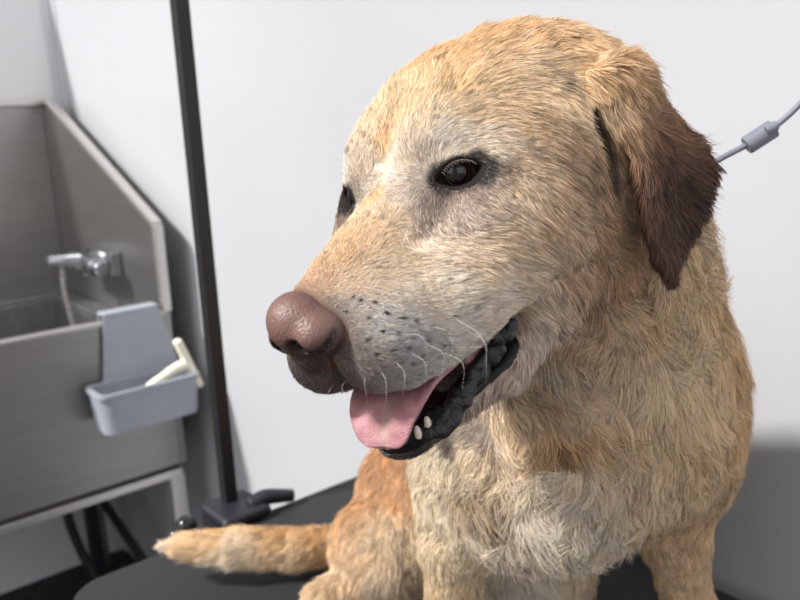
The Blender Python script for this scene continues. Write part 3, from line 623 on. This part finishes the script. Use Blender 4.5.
# a lock of fur: where on the dog (picture x, y), which way it lies, length cm, colour with some sun and shade put in
LOCKS = [
 # bridge and forehead
 (316, 281, .6, -.8, .30, (190, 152, 120)), (340, 262, .6, -.8, .4, (208, 172, 130)), (345, 240, .6, -.8, .45, (218, 182, 136)), (372, 235, .6, -.7, .5, (234, 202, 162)),
 (375, 200, .1, -1, .6, (228, 186, 132)), (392, 215, .3, -.9, .5, (236, 210, 174)), (362, 170, -.1, -1, .6, (230, 205, 168)), (356, 195, -.2, -.9, .35, (190, 180, 168)), (385, 150, .1, -1, .7, (236, 192, 134)),
 (400, 120, .25, -1, .8, (240, 204, 154)), (370, 110, .25, -1, .8, (238, 196, 136)), (395, 80, .5, -.85, .9, (234, 190, 134)), (430, 90, .6, -.75, .9, (244, 212, 166)), (440, 55, .75, -.6, 1.1, (224, 180, 128)),
 (475, 75, .85, -.45, 1.0, (238, 206, 160)), (490, 35, .9, -.35, 1.2, (218, 176, 126)), (540, 35, 1, .0, 1.2, (222, 182, 134)), (530, 80, .95, .1, 1.1, (238, 208, 168)), (580, 50, .9, .35, 1.3, (220, 182, 134)), (570, 95, .8, .55, 1.1, (228, 198, 156)),
 (470, 110, .9, -.3, .8, (240, 210, 168)), (520, 120, .95, .25, .9, (212, 180, 140)), (560, 140, .75, .65, 1.0, (180, 150, 118)),
 # round the eye
 (412, 140, .15, -1, .5, (226, 208, 182)), (403, 158, -.5, -.8, .45, (232, 222, 208)), (424, 152, .1, -1, .35, (204, 188, 170)), (418, 128, .15, -1, .5, (226, 200, 164)), (440, 138, .7, -.7, .5, (232, 222, 206)), (470, 135, .95, -.2, .5, (226, 212, 190)), (500, 148, .9, .45, .5, (206, 188, 164)),
 (424, 175, -.6, .1, .3, (186, 172, 160)), (404, 180, -.8, .3, .4, (220, 208, 194)), (412, 192, -.6, .5, .3, (208, 194, 180)), (385, 175, -.6, -.5, .5, (236, 222, 202)), (400, 205, -.6, .8, .4, (214, 200, 184)), (428, 197, -.2, 1, .35, (128, 110, 102)), (440, 200, .1, 1, .3, (116, 100, 94)),
 (455, 200, .3, .9, .3, (170, 150, 134)), (475, 192, .8, .5, .3, (120, 100, 90)), (505, 165, .9, .3, .35, (112, 92, 80)), (520, 165, .9, .4, .5, (196, 168, 136)), (530, 190, .85, .5, .7, (206, 180, 148)), (495, 205, .8, .5, .6, (176, 154, 132)), (460, 225, .5, .8, .6, (142, 126, 114)), (480, 222, .8, .5, .6, (160, 142, 124)), (430, 222, .2, .95, .5, (182, 164, 146)),
 (410, 235, .3, .7, .5, (212, 190, 164)), (460, 245, .8, .4, .7, (206, 182, 154)), (500, 240, .85, .45, .9, (208, 182, 150)), (545, 225, .8, .6, 1.0, (190, 160, 128)),
 # muzzle
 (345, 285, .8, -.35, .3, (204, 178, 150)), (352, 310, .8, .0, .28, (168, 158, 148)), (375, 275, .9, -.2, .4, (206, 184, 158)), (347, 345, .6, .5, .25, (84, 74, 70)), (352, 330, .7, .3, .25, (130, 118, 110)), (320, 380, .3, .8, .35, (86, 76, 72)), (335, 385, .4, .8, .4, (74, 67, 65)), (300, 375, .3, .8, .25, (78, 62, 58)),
 (375, 325, .85, .2, .35, (176, 174, 172)), (360, 370, .7, .5, .35, (104, 96, 92)), (395, 375, .8, .35, .4, (132, 126, 124)), (410, 330, .9, .1, .4, (176, 174, 172)), (410, 355, .9, .0, .4, (148, 147, 148)), (440, 350, .95, -.15, .45, (168, 166, 163)), (420, 295, .95, -.05, .45, (210, 196, 178)), (400, 260, .85, -.05, .5, (214, 192, 162)),
 (460, 325, .95, -.35, .5, (204, 199, 189)), (455, 290, .95, .0, .6, (226, 214, 194)), (485, 310, .9, -.45, .6, (206, 192, 174)), (500, 285, 1, .05, .8, (232, 220, 200)), (520, 275, .95, .25, .9, (210, 190, 162)), (540, 300, .6, .7, 1.0, (204, 184, 158)), (480, 265, .9, .25, .8, (212, 188, 156)),
 # jaw
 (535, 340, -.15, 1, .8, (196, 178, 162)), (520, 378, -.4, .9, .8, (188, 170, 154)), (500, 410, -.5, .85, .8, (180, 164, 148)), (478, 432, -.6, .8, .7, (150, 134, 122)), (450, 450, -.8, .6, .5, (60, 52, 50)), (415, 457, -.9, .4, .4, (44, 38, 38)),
 # cheek and neck
 (560, 200, .75, .65, 1.1, (192, 160, 126)), (590, 180, .6, .8, 1.1, (166, 134, 104)), (600, 230, .5, .85, 1.2, (186, 146, 110)), (575, 265, .6, .8, 1.3, (182, 148, 114)), (565, 320, .4, .9, 1.5, (184, 156, 130)), (595, 300, .4, .9, 1.5, (166, 132, 104)), (610, 335, .3, .95, 1.8, (204, 176, 142)), (625, 280, .45, .9, 1.6, (186, 150, 114)),
 (640, 320, .5, .85, 2.0, (206, 176, 136)), (560, 380, .5, .85, 2.2, (216, 198, 172)), (540, 400, .2, 1, 2.2, (178, 152, 122)), (590, 400, .5, .85, 2.2, (220, 194, 156)), (620, 380, .3, .9, 2.4, (220, 196, 160)), (660, 300, .55, .8, 2.2, (214, 186, 142)), (690, 250, .6, .75, 2.2, (224, 196, 148)), (715, 300, .65, .75, 2.2, (214, 180, 130)), (735, 360, .5, .85, 2.0, (210, 168, 116)),
 (665, 370, .35, .9, 2.4, (230, 206, 166)), (700, 400, .35, .9, 2.2, (228, 200, 156)), (735, 420, .3, .95, 2.0, (208, 168, 118)), (690, 460, .2, 1, 2.2, (208, 178, 136)),
 (560, 435, .2, 1, 2.4, (200, 156, 104)), (600, 440, .2, .95, 2.4, (212, 176, 126)), (520, 430, .1, 1, 2.2, (206, 178, 142)), (640, 440, .1, 1, 2.4, (220, 192, 150)),
 (500, 455, .3, .9, 2.6, (196, 172, 140)), (540, 470, .2, 1, 2.8, (230, 214, 186)), (570, 490, .0, 1, 2.8, (234, 222, 200)), (525, 510, .1, 1, 2.8, (232, 220, 200)), (610, 480, .0, 1, 2.6, (230, 210, 178)), (600, 520, -.1, 1, 2.4, (226, 214, 190)), (650, 490, -.1, 1, 2.2, (220, 198, 160)),
 # left and right forelegs, belly
 (470, 460, .2, .95, 2.0, (222, 200, 164)), (445, 465, -.1, 1, 1.8, (236, 218, 186)), (440, 510, -.05, 1, 1.4, (238, 222, 190)), (475, 500, .2, 1, 2.2, (170, 144, 114)), (500, 510, .2, 1, 2.2, (158, 136, 112)), (455, 560, 0, 1, 1.2, (234, 212, 174)), (450, 596, 0, 1, 1.2, (222, 194, 152)),
 (670, 520, .1, 1, 1.4, (198, 168, 128)), (660, 545, .1, 1, 1.1, (184, 154, 120)), (695, 540, .15, 1, 1.3, (214, 182, 138)), (690, 590, .1, 1, 1.1, (206, 174, 132)), (665, 580, .1, 1, 1.1, (190, 160, 124)),
 (510, 540, .1, 1, 2.4, (214, 200, 178)), (550, 570, .2, 1, 2.4, (212, 200, 180)), (500, 585, .1, 1, 2.2, (212, 200, 180)), (590, 560, .3, .9, 2.2, (214, 200, 176)),
 # hindquarters and tail
 'hind',
 (385, 465, -.4, .9, 1.8, (178, 124, 76)), (360, 490, -.4, .9, 1.8, (186, 130, 80)), (400, 490, -.2, .95, 1.8, (186, 136, 88)), (350, 520, -.6, .7, 1.8, (204, 156, 106)), (390, 525, -.3, .9, 2.0, (224, 198, 160)), (410, 545, -.2, .9, 2.0, (222, 196, 160)), (365, 550, -.5, .8, 1.9, (216, 182, 140)),
 (345, 575, -.5, .8, 1.6, (218, 188, 148)), (385, 580, -.2, .9, 1.8, (234, 212, 178)), (420, 575, 0, 1, 1.8, (234, 212, 178)), (330, 592, -.4, .9, 1.2, (232, 200, 158)),
 (320, 532, -.95, .2, 1.8, (226, 182, 128)), (290, 530, -1, .05, 1.8, (228, 180, 122)), (230, 532, -1, .1, 1.8, (234, 192, 136)), (300, 555, -.95, .2, 2.0, (238, 206, 160)), (240, 556, -1, .1, 2.0, (246, 224, 190)), (190, 545, -1, .1, 1.8, (236, 198, 148)), (168, 545, -1, .1, 1.4, (238, 214, 190)),
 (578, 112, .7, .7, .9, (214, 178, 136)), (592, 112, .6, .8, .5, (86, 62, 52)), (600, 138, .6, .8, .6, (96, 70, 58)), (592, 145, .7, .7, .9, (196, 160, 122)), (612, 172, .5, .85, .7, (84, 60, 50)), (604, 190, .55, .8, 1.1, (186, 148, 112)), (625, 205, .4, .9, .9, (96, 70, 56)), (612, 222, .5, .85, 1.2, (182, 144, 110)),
 'ear',
 (600, 76, .8, .55, 1.2, (212, 178, 138)), (612, 100, .6, .75, 1.2, (206, 178, 146)), (640, 85, .8, .6, 1.3, (190, 160, 126)), (625, 135, .5, .85, 1.2, (176, 146, 116)), (662, 105, .8, .6, 1.3, (166, 134, 104)), (650, 140, .5, .85, 1.2, (140, 108, 86)), (690, 135, .85, .5, 1.3, (140, 108, 84)),
 (640, 190, .35, .95, 1.1, (112, 82, 66)), (665, 180, .4, .9, 1.1, (84, 62, 52)), (705, 165, .8, .6, 1.4, (92, 64, 50)), (690, 200, .5, .85, 1.3, (80, 58, 48)), (655, 235, .25, .95, 1.0, (92, 68, 56)), (672, 262, .1, 1, .9, (88, 64, 54)),
]
CP = DV[:, :2] / DV[:, 2:3] * 800 + [400, 300]
face = -(DN * (DV / np.linalg.norm(DV, axis=1)[:, None])).sum(1)
QV = c2h(DV); HN = DN @ HR
pos = []; dr = []; ln = []; col = []
is_ear = []; ear_now = False; hind = False
for it_ in LOCKS:
    if it_ == 'hind': hind = True; continue
    if it_ == 'ear': ear_now = True; hind = False; continue
    x, y, dx, dy, L_, c_ = it_
    dd = np.hypot(CP[:, 0] - x, CP[:, 1] - y); ok = (dd < 14) & (face > .02) & ((DV[:, 2] > 76) | (not hind))
    if not ok.any(): ok = (dd < 45) & (face > -.2) & ((DV[:, 2] > 76) | (not hind))
    if not ok.any(): print('no surface at', x, y); continue
    idx = np.where(ok)[0]; near = DV[idx, 2].min() + 3.0
    idx = idx[DV[idx, 2] < near]; i = idx[dd[idx].argmin()]
    n_ = DN[i]; v_ = np.array([dx, dy, 0.]); v_[2] = np.clip(-(n_[0] * dx + n_[1] * dy) / min(n_[2], -.3), -1.2, 1.2) if n_[2] < 0 else 0
    v_ -= n_ * (n_ @ v_); v_ /= np.linalg.norm(v_) + 1e-6
    pos.append(DV[i]); dr.append(v_); ln.append(L_); col.append(srgb(c_)); is_ear.append(ear_now)
    q_ = c2h(DV[i])
    if q_[0] > -9 and abs(q_[1]) > .8 and not ear_now and not (x > 600 and y > 60):        # the far side of the face mirrors the near one
        pos.append(h2c(q_ * [1, -1, 1])); vh = v_ @ HR; dr.append((vh * [1, -1, 1]) @ HR.T); ln.append(L_); col.append(srgb(c_)); is_ear.append(False)
pos, dr, ln, col, is_ear = map(np.array, (pos, dr, ln, col, is_ear))
def field(P, vals, sel, power=2.2, soft=.25):
    out = np.zeros((len(P), vals.shape[1]))
    for a in range(0, len(P), 40000):
        d2 = ((P[a:a + 40000, None, :] - pos[sel][None]) ** 2).sum(-1); w = 1 / (d2 + soft) ** power; out[a:a + 40000] = (w @ vals[sel]) / w.sum(1)[:, None]
    return out
ear_d = sdf_ear(DV); ew_ = np.clip(1 - (ear_d - .05) / .45, 0, 1)[:, None]; allv = np.column_stack([dr, ln, col])
vals = field(DV, allv, ~is_ear) * (1 - ew_) + field(DV, allv, is_ear) * ew_
vdir, vlen, vcol = vals[:, :3], vals[:, 3], vals[:, 4:7]
# bare places: lids, mouth, nose
x_, y_, z_ = QV.T; ay_ = np.abs(y_)
mm = QV.copy(); mm[:, 1] = ay_
op, eh, ev, ew = eye_open(mm); dE = np.linalg.norm(mm - EC, axis=1)
near_eye = (dE < 2.4) & (ew > -.1)
dn_ = sdf_nose(QV)
head_zone = (x_ > -.6) & (ay_ < 5.4) & (z_ < -5.5) & (z_ > -12.5) & (DV[:, 2] < 45)
zo = np.interp(x_, [-.2, .6, 1.0, 1.4, 3.1, 5.1, 6.6, 8.3], [-6.4, -6.8, -7.9, -8.7, -9.75, -10.6, -11.3, -11.7])
gape = head_zone & (z_ > zo) & (z_ < zup(x_) - .03) & (x_ > .3)
gape |= head_zone & (x_ > .6) & (HN[:, 2] < -.75) & (z_ < zup(x_) + .2) & (z_ > zup(x_) - .6)
inner = head_zone & (x_ > -.6) & (ay_ < 2.6) & (z_ < zup(x_) + .2) & (z_ > zlow(x_) - 1.8) & (HN[:, 2] > -.2) & (x_ < 6.9)
bare = gape | inner | (near_eye & (op < .10)) | (dn_ < .12)
vlen = np.where(bare, 0, vlen)
vlen = np.where(near_eye, np.minimum(vlen, .10 + .45 * np.clip(op, 0, 3)), vlen)
vlen = np.where((dn_ < 1.2) & ~bare, np.minimum(vlen, .12 + .25 * np.clip(dn_, 0, 2)), vlen)
# colour marks that belong to the dog: dark eye rims, black lip, nose edge
def mix(a, b, t): return a * (1 - t[:, None]) + np.asarray(b) * t[:, None]
rim = np.clip(1 - (op - .06) / (.22 + .50 * np.clip((eh - .45) / .6, 0, 1) + .22 * np.clip((-eh - .6) / .5, 0, 1)), 0, 1) * near_eye
vcol = mix(vcol, srgb((9, 7, 7)), np.clip(rim * 2.2, 0, .97))
vcol = mix(vcol, srgb((92, 68, 58)), np.clip(1 - dn_ / .5, 0, 1) * .8)
nd = np.full(len(DV), 9.)  # carved gap before the ear: darker, shorter fur
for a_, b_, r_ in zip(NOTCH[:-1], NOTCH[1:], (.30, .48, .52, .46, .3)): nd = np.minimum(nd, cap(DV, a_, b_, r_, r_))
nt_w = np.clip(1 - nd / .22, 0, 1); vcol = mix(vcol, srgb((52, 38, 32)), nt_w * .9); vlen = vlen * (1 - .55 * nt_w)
skin = vcol * .80
skin[near_eye & (op < .27)] = srgb((26, 19, 18))
skin[gape] = srgb((20, 18, 20)); skin[inner] = srgb((74, 32, 34)); skin[inner & ((ay_ > 1.0) | (x_ > 4.5))] = srgb((26, 20, 22))
lip_top = head_zone & (z_ < zup(x_) + .28) & (z_ > zup(x_) - .5) & (HN[:, 2] < -.3) & (x_ > .6)
skin[lip_top] = srgb((70, 42, 42))
wet = (gape | inner).astype(np.float32)
ear_zone = (np.abs(ear_d) < .5)
ear_in = (np.abs(ear_d) < .4) & (DN @ EN < -.3)
skin[ear_in] = srgb((74, 50, 42)); vcol[ear_in] = srgb((92, 62, 50)); 
me = dog.data
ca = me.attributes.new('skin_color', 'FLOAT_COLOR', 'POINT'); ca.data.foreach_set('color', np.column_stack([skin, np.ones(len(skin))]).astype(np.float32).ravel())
wa = me.attributes.new('wet', 'FLOAT', 'POINT'); wa.data.foreach_set('value', wet)
nt = M_skin.node_tree; b_ = nt.nodes['Principled BSDF']
an = nt.nodes.new('ShaderNodeAttribute'); an.attribute_name = 'skin_color'; nt.links.new(an.outputs['Color'], b_.inputs['Base Color'])
aw = nt.nodes.new('ShaderNodeAttribute'); aw.attribute_name = 'wet'; mr = nt.nodes.new('ShaderNodeMapRange'); mr.inputs['To Min'].default_value = .8; mr.inputs['To Max'].default_value = .4
nt.links.new(aw.outputs['Fac'], mr.inputs['Value']); nt.links.new(mr.outputs[0], b_.inputs['Roughness'])

def surf_at(x, y):
    dd = np.hypot(CP[:, 0] - x, CP[:, 1] - y); idx = np.where((dd < 8) & (face > 0))[0]; idx = idx[DV[idx, 2] < DV[idx, 2].min() + 2.5]; i = idx[dd[idx].argmin()]; return DV[i], DN[i]
# dark whisker spots on the muzzle
DOTS = [surf_at(x, y)[0] for x, y in ((350, 299), (358, 300), (372, 301), (366, 318), (384, 312), (398, 318), (412, 322), (428, 326), (442, 330), (378, 332), (392, 334), (408, 338), (424, 342), (440, 346), (402, 351), (418, 356), (434, 358), (366, 340), (388, 350), (374, 352), (410, 366), (396, 364), (450, 318), (345, 312))]
if FUR > 0:
    rng = np.random.RandomState(11)
    a, b, c, d = (DV[DF[:, i]] for i in range(4))
    area = .5 * np.linalg.norm(np.cross(c - a, d - b), axis=1)
    fl = vlen[DF].mean(1); ff = face[DF].mean(1); fz = DV[DF[:, 0], 2]; zh = QV[DF[:, 0]]
    bare_f = (vlen[DF] <= 0).any(1)
    dens = np.interp(fl, [.2, .5, 1.0, 1.6, 2.4], [900, 760, 560, 380, 280])
    dens = dens * np.where(ff < -.3, .22, 1.0) * np.interp(fz, [45, 62, 85], [1, .85, .55])
    dens[bare_f] = 0
    cy_ = DV[DF[:, 0], 1] / DV[DF[:, 0], 2]; dens = dens * np.where(cy_ > .46, .3, 1.0)
    wts = dens * area; total = int(wts.sum() * FUR); print('strands', total)
    fi = rng.choice(len(DF), total, p=wts / wts.sum())
    u, v = rng.rand(total), rng.rand(total)
    W4 = np.stack([(1 - u) * (1 - v), u * (1 - v), u * v, (1 - u) * v], 1)
    def at_root(A): return (A[DF[fi]] * W4[..., None]).sum(1) if A.ndim == 2 else (A[DF[fi]] * W4).sum(1)
    root = at_root(DV); nrm = at_root(DN); nrm /= np.linalg.norm(nrm, axis=1)[:, None]
    T = at_root(vdir); Ln = at_root(vlen); colr = at_root(vcol); earz = at_root(ear_zone.astype(float))
    T -= nrm * (T * nrm).sum(1)[:, None]; T /= np.linalg.norm(T, axis=1)[:, None] + 1e-6
    def wob(P, s, seed):
        r_ = np.random.RandomState(seed); o_ = np.zeros(len(P))
        for k in range(5):
            w_ = r_.randn(3); w_ *= s * (.6 + .8 * r_.rand()) / np.linalg.norm(w_); o_ += np.sin(P @ w_ + 6.28 * r_.rand())
        return o_ / 1.6
    long_ = np.clip((Ln - .9) / 1.4, 0, 1)
    zf = np.interp(root[:, 2], [60, 85], [1, .35])
    ang = zf * wob(root, 1.3, 1) * (.14 + .34 * long_) + zf * wob(root, 3.5, 2) * (.10 + .32 * long_) + rng.randn(total) * (.10 + .06 * long_)
    B = np.cross(nrm, T); ca_, sa_ = np.cos(ang)[:, None], np.sin(ang)[:, None]; T = T * ca_ + B * sa_; B = np.cross(nrm, T)
    Ln = Ln * (.75 + .45 * rng.rand(total)) * (1 + .12 * wob(root, 4., 3) * np.interp(root[:, 2], [60, 85], [1, .3]))
    zf = np.interp(root[:, 2], [60, 85], [1, .35])
    lift = .20 + .16 * long_ + .10 * rng.randn(total) * (1 - .3 * long_) + .10 * wob(root, 2.6, 4) * zf
    lift = np.clip(lift + .22 * np.clip((.8 - Ln) / .5, 0, 1), .12, .9)
    K = 6; S = np.linspace(0, 1, K)
    wave_a = (.02 + .13 * long_ ** 1.2) * (.6 + .8 * rng.rand(total)); ph = wob(root, 2.2, 5) * 4 + rng.randn(total) * .4; fq = 3.4 + 1.2 * wob(root, 1., 6)
    P = np.zeros((total, K, 3))
    down = np.array([0, 1., .1])                                           # weight of the wet hair
    for k, s in enumerate(S):
        along = s * np.sqrt(1 - np.clip(lift, 0, .95) ** 2 * .5)
        up_ = lift * (s - .62 * s * s * (1 + .2 * long_))
        P[:, k] = root + (Ln * along)[:, None] * T + (Ln * up_)[:, None] * nrm + (wave_a * s * np.sin(fq * s * np.maximum(Ln, .6) * 1.2 + ph))[:, None] * B \
            + ((wave_a * .5 * s * np.cos(fq * s * 2 + ph))[:, None]) * nrm + (Ln * .10 * long_ * s * s)[:, None] * down
    P -= .006 * nrm[:, None, :]
    # wet locks: strands lean together towards the lock they belong to
    def clump(P, cell, strength, sel, seed):
        r_ = np.random.RandomState(seed); ids = np.where(sel)[0]
        if len(ids) == 0: return
        ar = len(ids) / np.maximum((1), 1); n_g = max(8, int(len(ids) / cell)); g = r_.choice(ids, min(n_g, len(ids)), replace=False)
        kd = kdtree.KDTree(len(g))
        for i, q in enumerate(root[g]): kd.insert(q, i)
        kd.balance(); f = kd.find
        own = g[np.fromiter((f(q)[1] for q in root[ids]), int, len(ids))]
        d_ = np.linalg.norm(root[ids] - root[own], axis=1); st = (strength[ids] * np.exp(-(d_ / 1.6) ** 2))[:, None]
        for k, s in enumerate(S):
            w_ = st * s ** 1.3; P[ids, k] = P[ids, k] * (1 - w_) + (P[own, k] + (P[ids, 0] - P[own, 0]) * .12) * w_
        return own, ids
    lockt = 1 + np.zeros(total)
    zf = np.interp(root[:, 2], [60, 85], [1, .35])
    stray = rng.rand(total) < .05; keep_P = P[stray].copy()
    r1 = clump(P, 18, (.36 + .46 * long_) * zf, Ln > .45, 21)
    if r1:
        lk = np.random.RandomState(31).randn(total)[r1[0]] * Ln[r1[1]] * .09 * zf[r1[1]]
        for k, s in enumerate(S): P[r1[1], k] += (lk * s)[:, None] * nrm[r1[1]]
    if r1: lockt[r1[1]] *= (1 + .19 * np.random.RandomState(4).randn(total))[r1[0]]
    r2 = clump(P, 130, (.30 + .42 * long_) * zf, Ln > .80, 22)
    if r2: lockt[r2[1]] *= (1 + .16 * np.random.RandomState(5).randn(total))[r2[0]]
    P[stray] = keep_P
    for k, s in enumerate(S): P[stray, k] += (Ln[stray] * .22 * s)[:, None] * nrm[stray]
    # colour of each strand
    tone = lockt * (1 + .28 * rng.randn(total)); tone = np.clip(tone, .45, 1.6)
    gl = colr @ np.array([.3, .55, .15]); colr = gl[:, None] + (colr - gl[:, None]) * 1.0; colr = np.maximum(colr, .003); colr = colr ** np.where(earz > .5, 1.0, .80)[:, None]
    colr = colr * np.array([1.01, .985, .95])
    if len(DOTS):
        for q in DOTS: colr[((root - q) ** 2).sum(1) < .088 ** 2] = srgb((52, 42, 40))
    colr = colr * tone[:, None]
    pale = (rng.rand(total) < .13) & (earz < .3); colr[pale] = colr[pale] * .35 + srgb((242, 224, 200)) * .65 * np.clip(colr[pale].mean(1) * 2.2, .35, 1)[:, None]
    warm = rng.randn(total) * .10; colr[:, 0] *= 1 + warm * .4; colr[:, 2] *= 1 - warm
    colr = np.maximum(colr, .004); colr *= np.minimum(1, .92 / colr.max(1))[:, None]
    rad = np.interp(Ln, [.2, .6, 1.2, 2.4], [.008, .0095, .0115, .013]) * np.interp(root[:, 2], [45, 70, 90], [1, 1.15, 1.5])
    hc = bpy.data.hair_curves.new('fur'); hc.add_curves([K] * total)
    hc.attributes['position'].data.foreach_set('vector', c2w(P.reshape(-1, 3)).astype(np.float32).ravel())
    ra = hc.attributes.get('radius') or hc.attributes.new('radius', 'FLOAT', 'POINT')
    prof = np.array([1, 1, .95, .8, .55, .18]); ra.data.foreach_set('value', (rad[:, None] * prof[None] * .01).astype(np.float32).ravel())
    fc = hc.attributes.new('fur_color', 'FLOAT_COLOR', 'CURVE'); fc.data.foreach_set('color', np.column_stack([colr, np.ones(total)]).astype(np.float32).ravel())
    M_fur = bpy.data.materials.new('fur'); M_fur.use_nodes = True; nt = M_fur.node_tree; b_ = nt.nodes['Principled BSDF']
    an = nt.nodes.new('ShaderNodeAttribute'); an.attribute_name = 'fur_color'; nt.links.new(an.outputs['Color'], b_.inputs['Base Color'])
    b_.inputs['Roughness'].default_value = .42; b_.inputs['Specular IOR Level'].default_value = .45
    hc.materials.append(M_fur)
    fur = new_obj('fur', hc, dog)

# ---------------------------------------------------------------- whiskers, lashes, leash
M_whisker = material('whisker', (.75, .72, .66), .4)
def whisker(name, x, y, tx, ty, bulge, r, droop=.5):
    p, n = surf_at(x, y); q = px(tx, ty, p[2] - bulge); m_ = (p + q) / 2 + n * bulge * .6 - np.array([0, droop, 0])
    tube(name, c2w(np.array([p - n * .05, m_, q])), r, M_whisker, dog, n=6, seg=5, rfun=lambda s: 1.05 - .9 * s)
for w_ in ((430, 325, 449, 372, 1.2), (425, 345, 440, 385, 1.1), (455, 318, 486, 385, 1.6), (440, 350, 462, 392, 1.1), (465, 330, 483, 372, 1.3), (410, 352, 424, 395, 1.0), (395, 362, 402, 402, .9), (380, 372, 386, 405, .8),
           (350, 380, 345, 402, .6), (335, 384, 322, 404, .6), (365, 376, 368, 404, .7), (400, 335, 428, 368, 1.2), (560, 335, 598, 350, .8)):
    whisker('whisker', w_[0], w_[1], w_[2], w_[3], w_[4], .000075)
for w_ in ((346, 172, 316, 160, .3), (347, 176, 318, 170, .3), (345, 168, 330, 152, .3)): whisker('brow_whisker', *w_, .00010, 0.2)
M_lash = material('eyelash', (.30, .24, .20), .5)
for i in range(17):
    t_ = -0.8 + 1.6 * i / 16; a_ = 1.02; bu = .60; ru = (a_ * a_ + bu * bu) / (2 * bu); vv = math.sqrt(ru * ru - t_ * t_) - ru + bu + .03
    w0 = EC + EH * t_ + EW * vv; w0 = EC + (w0 - EC) + EE * math.sqrt(max(.05, 1.36 ** 2 - t_ * t_ - vv * vv))
    w1 = w0 + EE * .16 + EW * -.02 + EH * .04; w2 = w0 + EE * .24 - EW * .20 + EH * (.10 + .03 * math.sin(i * 2.3))
    tube('eyelash', c2w(h2c(np.array([w0, w1, w2]))), .00016, M_lash, dog, n=4, seg=5, rfun=lambda s: 1.1 - .9 * s)
leash = tag(new_obj('leash', None), 'grey cord leash with a plastic slider running up from behind the ear', 'leash')
LP = [px(660, 205, 54), px(692, 177, 55.2), px(722, 158, 55.5), px(760, 137, 55), px(800, 104, 54), px(850, 40, 52), px(880, -50, 53)]
LPW = [q for q in c2w(np.array(LP))] + [np.array([.735, .16, 1.86]), np.array([.772, .16, 1.90])]
tube('cord', np.array(LPW), .0021, M_leash, leash, n=10, seg=12)
s0, s1 = c2w(px(746, 146, 55.2)), c2w(px(774, 128, 54.8))
bm = bmesh.new(); cyl(bm, s0, s1, .0066, seg=20); bm_obj('slider', bm, M_leash, leash, bevel=.0012)
s2, s3 = c2w(px(766, 131, 54.3)), c2w(px(777, 125, 54.2)); bm = bmesh.new(); cyl(bm, s2, s3, .0034, seg=14); bm_obj('slider_button', bm, M_leash, leash, bevel=.0008)
hook = tag(new_obj('wall_hook', None), 'small steel ring hook screwed to the white wall holding the grey leash', 'hook')
bm = bmesh.new(); cyl(bm, (WX - .0005, .16, 1.90), (WX - .012, .16, 1.90), .012); bm_obj('plate', bm, M_chrome, hook, bevel=.001)
tube('ring', [np.array([WX - .012, .16, 1.90]) + np.array([-.010 + .010 * math.cos(t), 0, .012 * math.sin(t)]) for t in np.linspace(0, 2 * math.pi, 13)], .0018, M_chrome, hook, n=3, seg=10)
